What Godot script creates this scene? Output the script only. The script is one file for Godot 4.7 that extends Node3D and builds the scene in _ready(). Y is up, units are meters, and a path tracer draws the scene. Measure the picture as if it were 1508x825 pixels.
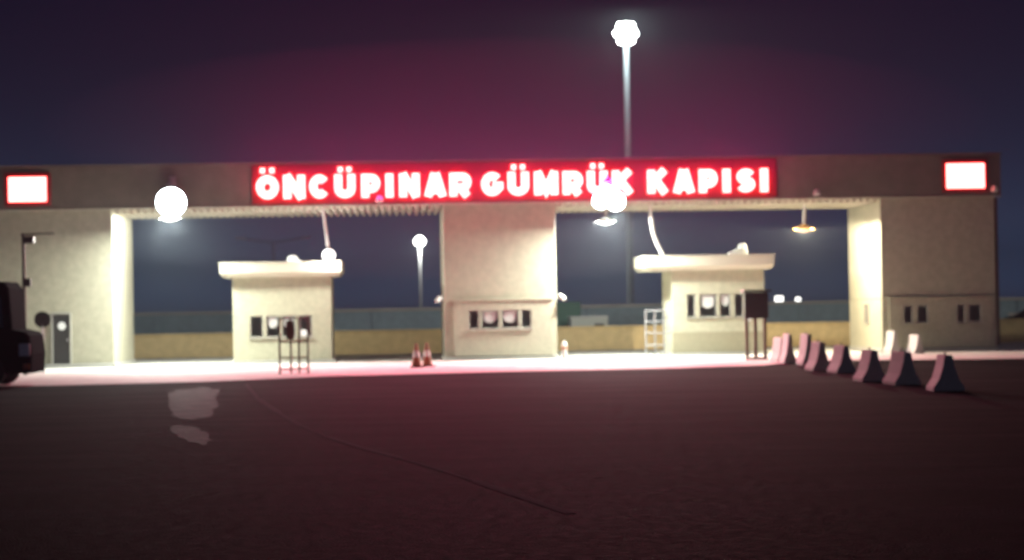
extends Node3D
# Night view of a customs gate: a wide portal on three pillars with a lit sign, two booths and a dark forecourt.
# World: y up, metres; the gate's front lies across z = GATE_Z, the camera stands at x = 0, z = 0.

const EYE := Vector3(0.0, 1.7, 0.0)
const LENS := 3000.0          # focal length in pixels of the 1508 x 825 photograph
const GATE_Z := -65.2
var cam_f: Vector3
var cam_r: Vector3
var cam_u: Vector3
var names := {}
var M := {}
var T := {}

# ------------------------------------------------------------------ camera, pixels to points
func aim() -> void:
	var yaw := atan(162.0 / LENS)
	var pitch := atan(39.0 / LENS)
	var roll := deg_to_rad(1.0)
	cam_f = Vector3(sin(yaw) * cos(pitch), sin(pitch), -cos(yaw) * cos(pitch))
	var r := Vector3(cos(yaw), 0.0, sin(yaw))
	var u := r.cross(cam_f)
	cam_r = r * cos(roll) - u * sin(roll)
	cam_u = u * cos(roll) + r * sin(roll)

func ray(x: float, y: float) -> Vector3:
	return cam_f * LENS + cam_r * (x - 754.0) + cam_u * (412.5 - y)

func at_z(x: float, y: float, z: float) -> Vector3:       # where a pixel meets an upright plane across z
	var d := ray(x, y)
	return EYE + d * (z / d.z)

func on_ground(x: float, y: float, h := 0.0) -> Vector3:  # where a pixel meets the ground
	var d := ray(x, y)
	return EYE + d * ((h - EYE.y) / d.y)

# ------------------------------------------------------------------ naming
func numbered(called: String) -> String:
	names[called] = names.get(called, -1) + 1
	return called if names[called] == 0 else "%s_%03d" % [called, names[called]]

func tag(o: Node, label: String, category: String, group := "") -> void:
	o.set_meta("label", label)
	o.set_meta("category", category)
	if group:
		o.set_meta("group", group)

func thing(called: String, label: String, category: String, at := Vector3.ZERO, turn := 0.0, group := "") -> Node3D:
	var o := Node3D.new()
	o.name = numbered(called)
	add_child(o)
	o.position = at
	o.rotation.y = turn
	tag(o, label, category, group)
	return o

func part(called: String, mesh: Mesh, mat: Material, parent: Node, at := Vector3.ZERO, turn := Vector3.ZERO) -> MeshInstance3D:
	var o := MeshInstance3D.new()
	o.name = called if parent != self else numbered(called)
	o.mesh = mesh
	o.material_override = mat
	parent.add_child(o, true)
	o.position = at
	o.rotation = turn
	return o

func struct(called: String, mesh: Mesh, mat: Material, at := Vector3.ZERO) -> MeshInstance3D:
	var o := part(called, mesh, mat, self, at)
	o.set_meta("kind", "structure")
	return o

func group_part(called: String, parent: Node, at := Vector3.ZERO) -> Node3D:
	var o := Node3D.new()
	o.name = called
	parent.add_child(o, true)
	o.position = at
	return o

func copy(o: Node3D, at: Vector3, turn := 0.0, label := "") -> Node3D:
	var c: Node3D = o.duplicate()
	c.name = numbered(String(o.name).trim_suffix("_000"))
	add_child(c)
	c.position = at
	c.rotation.y = turn
	if label:
		c.set_meta("label", label)
	return c

# ------------------------------------------------------------------ shapes
func start() -> SurfaceTool:
	var st := SurfaceTool.new()
	st.begin(Mesh.PRIMITIVE_TRIANGLES)
	return st

func tri(st: SurfaceTool, a: Vector3, b: Vector3, c: Vector3, hint: Vector3, na := Vector3.ZERO, nb := Vector3.ZERO, nc := Vector3.ZERO) -> void:
	var n := (c - a).cross(b - a)
	if n.length_squared() < 1e-14:
		return
	n = n.normalized()
	var pts := [a, b, c]
	var nrm := [na, nb, nc]
	if n.dot(hint) < 0.0:
		n = -n
		pts = [a, c, b]
		nrm = [na, nc, nb]
	for i in 3:
		st.set_normal(n if nrm[i] == Vector3.ZERO else nrm[i])
		st.add_vertex(pts[i])

func quad(st: SurfaceTool, a: Vector3, b: Vector3, c: Vector3, d: Vector3, hint: Vector3) -> void:
	tri(st, a, b, c, hint)
	tri(st, a, c, d, hint)

# a box with chamfered edges
func add_box(st: SurfaceTool, c: Vector3, s: Vector3, bev := 0.01) -> void:
	var h := s * 0.5
	var b: float = minf(bev, minf(h.x, minf(h.y, h.z)) * 0.5)
	for ax in 3:
		var u := (ax + 1) % 3
		var v := (ax + 2) % 3
		for sg in [-1.0, 1.0]:
			var p := []
			for k in [[-1, -1], [1, -1], [1, 1], [-1, 1]]:
				var q := Vector3.ZERO
				q[ax] = h[ax] * sg
				q[u] = (h[u] - b) * k[0]
				q[v] = (h[v] - b) * k[1]
				p.append(c + q)
			var n := Vector3.ZERO
			n[ax] = sg
			quad(st, p[0], p[1], p[2], p[3], n)
		for su in [-1.0, 1.0]:
			for sv in [-1.0, 1.0]:
				var e := []
				for k in [[-1, 0], [1, 0], [1, 1], [-1, 1]]:
					var q := Vector3.ZERO
					q[ax] = (h[ax] - b) * k[0]
					q[u] = (h[u] - (b if k[1] == 0 else 0.0)) * su
					q[v] = (h[v] - (0.0 if k[1] == 0 else b)) * sv
					e.append(c + q)
				var n := Vector3.ZERO
				n[u] = su
				n[v] = sv
				quad(st, e[0], e[1], e[2], e[3], n)
	for sx in [-1.0, 1.0]:
		for sy in [-1.0, 1.0]:
			for sz in [-1.0, 1.0]:
				var sgn := Vector3(sx, sy, sz)
				tri(st, c + (h - Vector3(0, b, b)) * sgn, c + (h - Vector3(b, 0, b)) * sgn, c + (h - Vector3(b, b, 0)) * sgn, sgn)

func box(s: Vector3, bev := 0.01) -> ArrayMesh:
	var st := start()
	add_box(st, Vector3.ZERO, s, bev)
	return st.commit()

func span(a: Vector3, b: Vector3, bev := 0.01) -> Array:   # [mesh, centre] of the box between two corners
	return [box((b - a).abs(), bev), (a + b) * 0.5]

func span_part(called: String, a: Vector3, b: Vector3, mat: Material, parent: Node, bev := 0.01) -> MeshInstance3D:
	var s := span(a, b, bev)
	return part(called, s[0], mat, parent, s[1])

func add_tube(st: SurfaceTool, pts: Array, radii: Variant, sides := 10) -> void:
	var n := pts.size()
	var rings := []
	var axes := []
	var up := Vector3.UP
	for i in n:
		var d: Vector3 = (pts[mini(i + 1, n - 1)] - pts[maxi(i - 1, 0)]).normalized()
		if absf(d.dot(up)) > 0.95:
			up = Vector3.RIGHT
		var a := d.cross(up).normalized()
		var b := a.cross(d).normalized()
		var r: float = radii[i] if radii is Array else radii
		var ring := []
		for k in sides:
			var t := TAU * k / sides
			ring.append(pts[i] + (a * cos(t) + b * sin(t)) * r)
		rings.append(ring)
		axes.append(d)
	for i in n - 1:
		for k in sides:
			var j := (k + 1) % sides
			var n0: Vector3 = (rings[i][k] - pts[i]).normalized()
			var n1: Vector3 = (rings[i][j] - pts[i]).normalized()
			tri(st, rings[i][k], rings[i][j], rings[i + 1][j], n0 + n1, n0, n1, n1)
			tri(st, rings[i][k], rings[i + 1][j], rings[i + 1][k], n0 + n1, n0, n1, n0)
	for k in range(1, sides - 1):
		tri(st, rings[0][0], rings[0][k], rings[0][k + 1], -axes[0])
		tri(st, rings[n - 1][0], rings[n - 1][k], rings[n - 1][k + 1], axes[n - 1])

func tube(pts: Array, radii: Variant, sides := 10) -> ArrayMesh:
	var st := start()
	add_tube(st, pts, radii, sides)
	return st.commit()

func add_lathe(st: SurfaceTool, profile: Array, c := Vector3.ZERO, sides := 20) -> void:   # profile of (radius, height)
	for i in profile.size() - 1:
		var p: Vector2 = profile[i]
		var q: Vector2 = profile[i + 1]
		var slope := Vector2(q.y - p.y, -(q.x - p.x)).normalized()
		for k in sides:
			var t0 := TAU * k / sides
			var t1 := TAU * (k + 1) / sides
			var d0 := Vector3(cos(t0), 0, sin(t0))
			var d1 := Vector3(cos(t1), 0, sin(t1))
			var n0 := (d0 * slope.x + Vector3.UP * slope.y).normalized()
			var n1 := (d1 * slope.x + Vector3.UP * slope.y).normalized()
			var a := c + d0 * p.x + Vector3.UP * p.y
			var b := c + d1 * p.x + Vector3.UP * p.y
			var e := c + d1 * q.x + Vector3.UP * q.y
			var f := c + d0 * q.x + Vector3.UP * q.y
			tri(st, a, b, e, n0 + n1, n0, n1, n1)
			tri(st, a, e, f, n0 + n1, n0, n1, n0)

func lathe(profile: Array, sides := 20) -> ArrayMesh:
	var st := start()
	add_lathe(st, profile, Vector3.ZERO, sides)
	return st.commit()

# a polygon in x, y swept along z from z0 to z1, its rims drawn in by "inset" over "round" metres
func prism(poly: PackedVector2Array, z0: float, z1: float, inset := 0.0, round_ := 0.0) -> ArrayMesh:
	var st := start()
	var mid := Vector2.ZERO
	for p in poly:
		mid += p / poly.size()
	var small := PackedVector2Array()
	for p in poly:
		var d := mid - p
		small.append(p + d.normalized() * minf(inset, d.length() * 0.5))
	var layers := [[z0, small], [z0 + round_, poly], [z1 - round_, poly], [z1, small]] if round_ > 0.0 else [[z0, poly], [z1, poly]]
	var ccw := not Geometry2D.is_polygon_clockwise(poly)
	for l in layers.size() - 1:
		for i in poly.size():
			var j := (i + 1) % poly.size()
			var p0: Vector2 = layers[l][1][i]
			var p1: Vector2 = layers[l][1][j]
			var q0: Vector2 = layers[l + 1][1][i]
			var q1: Vector2 = layers[l + 1][1][j]
			var e := poly[j] - poly[i]
			var out := Vector2(e.y, -e.x) if not ccw else Vector2(-e.y, e.x)
			# Geometry2D calls "clockwise" what is counter-clockwise with y up
			quad(st, Vector3(p0.x, p0.y, layers[l][0]), Vector3(p1.x, p1.y, layers[l][0]), Vector3(q1.x, q1.y, layers[l + 1][0]), Vector3(q0.x, q0.y, layers[l + 1][0]), Vector3(out.x, out.y, 0).normalized())
	var idx := Geometry2D.triangulate_polygon(poly)
	for side in [[layers[0], Vector3(0, 0, signf(z0 - z1))], [layers[layers.size() - 1], Vector3(0, 0, signf(z1 - z0))]]:
		var z: float = side[0][0]
		var pl: PackedVector2Array = side[0][1]
		for i in range(0, idx.size(), 3):
			var a := pl[idx[i]]
			var b := pl[idx[i + 1]]
			var c := pl[idx[i + 2]]
			tri(st, Vector3(a.x, a.y, z), Vector3(b.x, b.y, z), Vector3(c.x, c.y, z), side[1])
	return st.commit()

func sheet(pts: PackedVector2Array, y: float, thick := 0.0) -> ArrayMesh:    # a flat polygon of ground; points are (x, z)
	var st := start()
	var idx := Geometry2D.triangulate_polygon(pts)
	for i in range(0, idx.size(), 3):
		var a := pts[idx[i]]
		var b := pts[idx[i + 1]]
		var c := pts[idx[i + 2]]
		tri(st, Vector3(a.x, y, a.y), Vector3(b.x, y, b.y), Vector3(c.x, y, c.y), Vector3.UP)
	return st.commit()

# a stroke of a letter: a band of even width along a line, from z0 to z1
func add_band(st: SurfaceTool, line: Array, width: float, closed: bool, z0: float, z1: float) -> void:
	var n := line.size()
	var inner := []
	var outer := []
	for i in n:
		var p: Vector2 = line[i]
		var a: Vector2 = line[(i - 1 + n) % n] if closed or i > 0 else p * 2.0 - line[i + 1]
		var b: Vector2 = line[(i + 1) % n] if closed or i < n - 1 else p * 2.0 - line[i - 1]
		var d0 := (p - a).normalized()
		var d1 := (b - p).normalized()
		var m := (Vector2(-d0.y, d0.x) + Vector2(-d1.y, d1.x)).normalized()
		var reach := width * 0.5 / maxf(m.dot(Vector2(-d0.y, d0.x)), 0.45)
		inner.append(p + m * reach)
		outer.append(p - m * reach)
	for i in (n if closed else n - 1):
		var j := (i + 1) % n
		var v := func(q: Vector2, z: float) -> Vector3: return Vector3(q.x, q.y, z)
		quad(st, v.call(inner[i], z1), v.call(inner[j], z1), v.call(outer[j], z1), v.call(outer[i], z1), Vector3(0, 0, 1))
		var side: Vector2 = inner[i] - outer[i]
		quad(st, v.call(inner[i], z0), v.call(inner[j], z0), v.call(inner[j], z1), v.call(inner[i], z1), Vector3(side.x, side.y, 0))
		quad(st, v.call(outer[i], z0), v.call(outer[j], z0), v.call(outer[j], z1), v.call(outer[i], z1), Vector3(-side.x, -side.y, 0))
	if not closed:
		for e in [[0, 1], [n - 1, n - 2]]:
			var d: Vector2 = line[e[0]] - line[e[1]]
			quad(st, Vector3(inner[e[0]].x, inner[e[0]].y, z0), Vector3(outer[e[0]].x, outer[e[0]].y, z0), Vector3(outer[e[0]].x, outer[e[0]].y, z1), Vector3(inner[e[0]].x, inner[e[0]].y, z1), Vector3(d.x, d.y, 0))

func arc(c: Vector2, r: Vector2, from_deg: float, to_deg: float, steps := 14) -> Array:
	var a := []
	for i in steps + 1:
		var t := deg_to_rad(lerpf(from_deg, to_deg, float(i) / steps))
		a.append(c + Vector2(cos(t) * r.x, sin(t) * r.y))
	return a

# ------------------------------------------------------------------ materials
func lin(r: float, g: float, b: float, a := 1.0) -> Color:
	var c := Color(r, g, b).linear_to_srgb()
	c.a = a
	return c

func noise_tex(sd: int, freq: float, lo: float, hi: float, octaves := 4, from := 0.0, to := 1.0, size := 512) -> NoiseTexture2D:
	var n := FastNoiseLite.new()
	n.seed = sd
	n.noise_type = FastNoiseLite.TYPE_SIMPLEX_SMOOTH
	n.frequency = freq
	n.fractal_octaves = octaves
	var t := NoiseTexture2D.new()
	t.width = size
	t.height = size
	t.seamless = true
	t.noise = n
	var g := Gradient.new()
	g.set_color(0, Color(lo, lo, lo))
	g.set_color(1, Color(hi, hi, hi))
	g.set_offset(0, from)
	g.set_offset(1, to)
	t.color_ramp = g
	return t

func mat(c: Color, rough := 0.8, metal := 0.0, tex: Texture2D = null, metres := 2.0, coarse: Texture2D = null, coarse_metres := 9.0) -> StandardMaterial3D:
	var m := StandardMaterial3D.new()
	m.albedo_color = c
	m.roughness = rough
	m.metallic = metal
	if tex:
		m.albedo_texture = tex
		m.uv1_triplanar = true
		m.uv1_world_triplanar = true
		m.uv1_scale = Vector3.ONE / metres
	if coarse:
		m.detail_enabled = true
		m.detail_blend_mode = BaseMaterial3D.BLEND_MODE_MUL
		m.detail_albedo = coarse
		m.detail_uv_layer = BaseMaterial3D.DETAIL_UV_2
		m.uv2_triplanar = true
		m.uv2_world_triplanar = true
		m.uv2_scale = Vector3.ONE / coarse_metres
	return m

func glow(c: Color, energy: float) -> StandardMaterial3D:
	var m := StandardMaterial3D.new()
	m.albedo_color = Color(0.8, 0.8, 0.8)
	m.roughness = 0.4
	m.emission_enabled = true
	m.emission = c
	m.emission_energy_multiplier = energy
	return m

func make_materials() -> void:
	T.fine = noise_tex(3, 0.06, 0.95, 1.0, 4)
	T.grit = noise_tex(5, 0.16, 0.35, 1.0, 4, 0.25, 0.75)
	T.blot = noise_tex(8, 0.012, 0.35, 1.0, 6, 0.3, 0.72)
	T.stain = noise_tex(12, 0.02, 0.9, 1.0, 5)
	T.rough = noise_tex(17, 0.03, 0.8, 1.0, 4)
	M.asphalt = mat(lin(0.042, 0.034, 0.04), 1.0, 0.0, T.grit, 2.6, T.blot, 14.0)
	M.asphalt.uv2_scale = Vector3(1.0 / 26.0, 1.0, 1.0 / 11.0)
	M.asphalt.roughness_texture = T.rough
	M.asphalt.heightmap_enabled = true
	M.asphalt.heightmap_texture = T.grit
	M.asphalt.heightmap_scale = 0.35
	M.asphalt.metallic_specular = 0.07
	M.patch = mat(lin(0.062, 0.061, 0.063), 0.9, 0.0, T.grit, 0.8, T.blot, 4.0)
	M.patch.roughness_texture = T.rough
	M.patch.metallic_specular = 0.12
	M.seal = mat(lin(0.06, 0.052, 0.056), 1.0, 0.0, T.fine, 0.4)
	M.seal.metallic_specular = 0.1
	M.concrete = mat(lin(0.58, 0.575, 0.53), 0.8, 0.0, T.fine, 3.0, T.stain, 11.0)
	M.kerb = mat(lin(0.4, 0.39, 0.36), 0.85, 0.0, T.fine, 1.1)
	M.earth = mat(lin(0.13, 0.125, 0.1), 0.95, 0.0, T.fine, 6.0, T.blot, 60.0)
	M.cladding = mat(lin(0.46, 0.435, 0.33), 0.62, 0.0, T.fine, 5.0, T.stain, 3.6)
	M.office = mat(lin(0.45, 0.42, 0.32), 0.7, 0.0, T.fine, 2.3, T.stain, 1.9)
	M.fascia = mat(lin(0.21, 0.19, 0.16), 0.5, 0.0, T.fine, 4.0, T.stain, 6.0)
	M.soffit = mat(lin(0.5, 0.47, 0.4), 0.6, 0.0, T.fine, 2.0)
	M.booth = mat(lin(0.48, 0.46, 0.335), 0.65, 0.0, T.fine, 1.7, T.stain, 2.6)
	M.booth_roof = mat(lin(0.6, 0.57, 0.45), 0.6, 0.0, T.fine, 1.4)
	M.wainscot = mat(lin(0.34, 0.31, 0.21), 0.75, 0.0, T.fine, 0.9, T.stain, 1.2)
	M.ochre = mat(lin(0.68, 0.51, 0.25), 0.8, 0.0, T.fine, 2.1, T.stain, 4.0)
	M.frame = mat(lin(0.42, 0.41, 0.37), 0.4, 0.3, T.fine, 0.5)
	M.shutter = mat(lin(0.16, 0.15, 0.14), 0.6, 0.0, T.fine, 0.4)
	M.cloth = mat(lin(0.72, 0.71, 0.68), 0.9, 0.0, T.fine, 0.3)
	M.paper = mat(lin(0.78, 0.78, 0.78), 0.8)
	M.glass = mat(Color(0.3, 0.34, 0.36, 0.04), 0.04)
	M.glass.transparency = BaseMaterial3D.TRANSPARENCY_ALPHA
	M.glass.metallic_specular = 0.25
	M.steel = mat(lin(0.4, 0.4, 0.41), 0.45, 0.7, T.fine, 0.6)
	M.galv = mat(lin(0.5, 0.52, 0.53), 0.5, 0.4, T.fine, 0.8)
	M.white = mat(lin(0.74, 0.74, 0.7), 0.5, 0.0, T.fine, 0.5)
	M.dark = mat(lin(0.03, 0.028, 0.028), 0.5, 0.0, T.fine, 0.5)
	M.brown = mat(lin(0.13, 0.075, 0.05), 0.6, 0.0, T.fine, 0.4)
	M.board = mat(lin(0.24, 0.006, 0.01), 0.55, 0.0, T.fine, 1.5)
	M.cone = mat(lin(0.36, 0.12, 0.05), 0.6, 0.0, T.fine, 0.3)
	M.rubber = mat(lin(0.02, 0.02, 0.02), 0.85, 0.0, T.fine, 0.3)
	M.barrier = mat(lin(0.5, 0.49, 0.46), 0.85, 0.0, T.fine, 0.8, T.stain, 0.9)
	M.paint = mat(lin(0.006, 0.005, 0.007), 0.9)
	M.paint.metallic_specular = 0.05
	M.auto_glass = mat(lin(0.01, 0.01, 0.012), 0.06)
	M.lens = mat(lin(0.7, 0.7, 0.68), 0.15)
	M.amber = mat(lin(0.6, 0.16, 0.06), 0.2)
	M.amber_glass = mat(lin(0.75, 0.42, 0.12), 0.4)
	M.pole = mat(lin(0.42, 0.52, 0.56), 0.6, 0.0, T.fine, 0.8)
	M.shed = mat(lin(0.5, 0.55, 0.52), 0.7, 0.0, T.fine, 4.0)
	M.slate = mat(lin(0.27, 0.4, 0.47), 0.7, 0.0, T.fine, 3.0, T.stain, 5.0)
	M.green = mat(lin(0.05, 0.17, 0.13), 0.7, 0.0, T.fine, 3.0)
	M.letter = glow(lin(1.0, 0.11, 0.1), 14.0)
	M.panel_glow = glow(lin(1.0, 0.11, 0.1), 13.0)
	M.flood = glow(lin(0.88, 1.0, 1.0), 60.0)
	M.mast_lamp = glow(lin(0.93, 1.0, 0.95), 40.0)
	M.far_lamp = glow(lin(1.0, 1.0, 0.94), 15.0)
	M.globe = glow(lin(1.0, 0.98, 0.92), 3.0)
	M.warm = glow(lin(1.0, 0.36, 0.06), 1.5)

func lamp(at: Vector3, energy: float, c: Color, size: float, parent: Node, called := "lamp_light") -> OmniLight3D:
	var l := OmniLight3D.new()
	l.name = called
	l.light_color = c
	l.light_energy = energy
	l.light_size = size
	l.omni_range = 400.0
	l.omni_attenuation = 2.0
	l.shadow_enabled = true
	parent.add_child(l, true)
	l.position = at
	return l

func area(at: Vector3, size: Vector2, energy: float, c: Color, parent: Node) -> AreaLight3D:   # shines towards +z of the parent
	var l := AreaLight3D.new()
	l.name = "sign_light"
	l.area_size = size
	l.area_normalize_energy = true
	l.light_energy = energy
	l.light_color = c
	l.area_range = 200.0
	l.shadow_enabled = true
	parent.add_child(l, true)
	l.position = at
	l.rotation.y = PI
	return l

# ------------------------------------------------------------------ a wall front with window openings, all between two heights
# built in the local axes of "parent": x along the wall, z towards the viewer; returns nothing
func wall_front(parent: Node, called: String, x0: float, x1: float, y0: float, y1: float, zb: float, zf: float, wins: Array, wy0: float, wy1: float, m: Material) -> void:
	var st := start()
	var t := zf - zb
	var cz := (zf + zb) * 0.5
	add_box(st, Vector3((x0 + x1) / 2, (y0 + wy0) / 2, cz), Vector3(x1 - x0, wy0 - y0, t), 0.004)
	add_box(st, Vector3((x0 + x1) / 2, (wy1 + y1) / 2, cz), Vector3(x1 - x0, y1 - wy1, t), 0.004)
	var last := x0
	for w in wins + [[x1, x1]]:
		if w[0] - last > 0.01:
			add_box(st, Vector3((last + w[0]) / 2, (wy0 + wy1) / 2, cz), Vector3(w[0] - last, wy1 - wy0, t), 0.0005)
		last = w[1]
	part(called, st.commit(), m, parent)

# a window: pane, frame, sill and, where asked, a pale round blind drawn half down
func window(parent: Node, x0: float, x1: float, y0: float, y1: float, zb: float, zf: float, blind := 0, turn := 0.0) -> Node3D:
	var w := group_part("window", parent, Vector3((x0 + x1) / 2, y0, zf))
	w.rotation.y = turn
	var wd := x1 - x0
	var ht := y1 - y0
	var dp := zf - zb
	part("pane", box(Vector3(wd - 0.05, ht - 0.05, 0.006), 0.001), M.glass, w, Vector3(0, ht / 2, -dp * 0.45))
	var st := start()
	var f := 0.035
	add_box(st, Vector3(-wd / 2 + f / 2, ht / 2, -dp * 0.4), Vector3(f, ht, dp * 0.5), 0.004)
	add_box(st, Vector3(wd / 2 - f / 2, ht / 2, -dp * 0.4), Vector3(f, ht, dp * 0.5), 0.004)
	add_box(st, Vector3(0, f / 2, -dp * 0.4), Vector3(wd - 2 * f, f, dp * 0.5), 0.004)
	add_box(st, Vector3(0, ht - f / 2, -dp * 0.4), Vector3(wd - 2 * f, f, dp * 0.5), 0.004)
	part("frame", st.commit(), M.frame, w)
	part("sill", box(Vector3(wd + 0.08, 0.03, 0.09), 0.006), M.frame, w, Vector3(0, -0.018, 0.02))
	if blind == 1:      # gathered curtain, hanging in a round swag
		var poly := PackedVector2Array()
		var r := wd * 0.36
		poly.append(Vector2(r, ht - 0.045))
		poly.append(Vector2(-r, ht - 0.045))
		for k in 13:
			var a := PI + PI * k / 12.0
			poly.append(Vector2(cos(a) * r, ht * 0.62 + sin(a) * r * 0.9))
		part("curtain", prism(poly, -dp * 0.72, -dp * 0.58), M.cloth, w)
	elif blind == 2:    # a notice taped low in the corner of the pane
		part("notice", box(Vector3(wd * 0.55, ht * 0.3, 0.004), 0.001), M.paper, w, Vector3(-wd * 0.12, ht * 0.17, -dp * 0.3))
	return w

# ------------------------------------------------------------------ letters of the sign
func letter_mesh(ch: String, w: float, cap: float) -> ArrayMesh:
	var s := 0.245                                   # stroke width
	var h := s / 2
	var st := start()
	var lines := []                                   # [points, closed]
	var base := ch
	var dots := false
	if ch == "Ö" or ch == "Ü":
		dots = true
		base = "O" if ch == "Ö" else "U"
	match base:
		"O":
			var o := arc(Vector2(w / 2, cap / 2), Vector2(w / 2 - h, cap / 2 - h), 0, 360, 28)
			o.pop_back()
			lines = [[o, true]]
		"N":
			lines = [[[Vector2(h, 0), Vector2(h, cap)], false], [[Vector2(w - h, 0), Vector2(w - h, cap)], false], [[Vector2(h * 0.9, cap), Vector2(w - h * 0.9, 0)], false]]
		"M":
			lines = [[[Vector2(h, 0), Vector2(h, cap)], false], [[Vector2(w - h, 0), Vector2(w - h, cap)], false], [[Vector2(h * 0.9, cap), Vector2(w / 2, cap * 0.22), Vector2(w - h * 0.9, cap)], false]]
		"C":
			lines = [[arc(Vector2(w / 2, cap / 2), Vector2(w / 2 - h, cap / 2 - h), 38, 322, 26), false]]
		"G":
			lines = [[arc(Vector2(w / 2, cap / 2), Vector2(w / 2 - h, cap / 2 - h), 42, 345, 26), false], [[Vector2(w * 0.52, cap * 0.42), Vector2(w, cap * 0.42)], false]]
		"U":
			lines = [[[Vector2(h, cap)] + arc(Vector2(w / 2, w / 2 * 0.9), Vector2(w / 2 - h, w / 2 * 0.9 - h), 180, 360, 14) + [Vector2(w - h, cap)], false]]
		"I":
			lines = [[[Vector2(w / 2, 0), Vector2(w / 2, cap)], false]]
		"A":
			lines = [[[Vector2(h * 0.9, 0), Vector2(w / 2 - 0.02, cap)], false], [[Vector2(w - h * 0.9, 0), Vector2(w / 2 + 0.02, cap)], false], [[Vector2(w * 0.24, cap * 0.28), Vector2(w * 0.76, cap * 0.28)], false]]
		"P", "R":
			var r := cap * 0.29
			lines = [[[Vector2(h, 0), Vector2(h, cap)], false], [[Vector2(h, cap - h)] + arc(Vector2(w - h - r * 0.72, cap - h - r * 0.8), Vector2(r * 0.72, r * 0.8), 90, -90, 10) + [Vector2(h, cap - h - r * 1.6)], false]]
			if base == "R":
				lines.append([[Vector2(w * 0.45, cap * 0.42), Vector2(w - h * 1.05, 0)], false])
		"K":
			lines = [[[Vector2(h, 0), Vector2(h, cap)], false], [[Vector2(h, cap * 0.44), Vector2(w - h * 1.2, cap)], false], [[Vector2(w * 0.38, cap * 0.56), Vector2(w - h * 1.1, 0)], false]]
		"S":
			var r2 := (cap - s) / 4
			lines = [[arc(Vector2(w / 2, cap - h - r2), Vector2(w / 2 - h, r2), 20, 270, 16) + arc(Vector2(w / 2, h + r2), Vector2(w / 2 - h, r2), 90, -160, 16).slice(1), false]]
	var k := 0
	for l in lines:
		add_band(st, l[0], s, l[1], 0.0, 0.1 + 0.002 * k)
		k += 1
	if dots:
		for x in [0.29, 0.71]:
			add_band(st, [Vector2(w * x - 0.075, cap + 0.155), Vector2(w * x + 0.075, cap + 0.155)], 0.16, false, 0.0, 0.1)
	return st.commit()

# ------------------------------------------------------------------ the pieces of the place
func build_ground() -> void:
	struct("ground", sheet(PackedVector2Array([Vector2(-900, 120), Vector2(900, 120), Vector2(900, -1500), Vector2(-900, -1500)]), -0.03), M.earth)
	struct("asphalt_road", sheet(PackedVector2Array([Vector2(-60, 60), Vector2(60, 60), Vector2(60, -75.9), Vector2(-60, -75.9)]), 0.0), M.asphalt)
	var front := PackedVector2Array([Vector2(-34, -48.4), Vector2(-8.0, -49.1), Vector2(-4.8, -49.7), Vector2(-2.0, -51.9), Vector2(2.6, -52.9), Vector2(7.2, -53.0), Vector2(9.6, -54.2), Vector2(11.4, -57.2), Vector2(15.9, -56.0), Vector2(40, -55.2), Vector2(40, -75.6), Vector2(-34, -75.6)])
	struct("concrete_apron", sheet(front, 0.008), M.concrete)
	# smoother repair of the surface beside the left lane
	for outline in [[[246, 580], [262, 574], [300, 571], [321, 574], [319, 600], [308, 615], [285, 619], [262, 618], [251, 606]], [[249, 630], [262, 626], [285, 629], [303, 637], [313, 650], [300, 656], [280, 652], [262, 645]]]:
		var rep := PackedVector2Array()
		var n: int = outline.size()
		var wob := RandomNumberGenerator.new()
		wob.seed = 31 + n
		for i in n * 6:
			var p: Array = outline[i / 6]
			var q: Array = outline[(i / 6 + 1) % n]
			var t := (i % 6) / 6.0
			var g := on_ground(lerpf(p[0], q[0], t) + 2.6 * sin(i * 1.3 + n) + wob.randf_range(-0.8, 0.8), lerpf(p[1], q[1], t) + 0.8 * sin(i * 0.9) + wob.randf_range(-0.3, 0.3))
			rep.append(Vector2(g.x, g.z))
		struct("asphalt_patch", sheet(rep, 0.005), M.patch)
	# sealed crack that curves across the forecourt
	var line := []
	for p in [[362, 566], [380, 588], [410, 608], [442, 627], [480, 643], [530, 659], [585, 674], [640, 690], [700, 709], [765, 731], [840, 757]]:
		var g := on_ground(p[0], p[1])
		line.append(Vector2(g.x, g.z))
	var st := start()
	var rng := RandomNumberGenerator.new()
	rng.seed = 4
	for i in line.size() - 1:
		var d: Vector2 = (line[i + 1] - line[i])
		var n := Vector2(-d.y, d.x).normalized() * (0.045 + 0.02 * sin(i * 1.7))
		var steps := 5
		for k in steps:
			var a: Vector2 = line[i] + d * k / steps
			var b: Vector2 = line[i] + d * (k + 1) / steps
			quad(st, Vector3(a.x - n.x, 0.004, a.y - n.y), Vector3(b.x - n.x, 0.004, b.y - n.y), Vector3(b.x + n.x, 0.004, b.y + n.y), Vector3(a.x + n.x, 0.004, a.y + n.y), Vector3.UP)
	struct("road_seam", st.commit(), M.seal)

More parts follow.
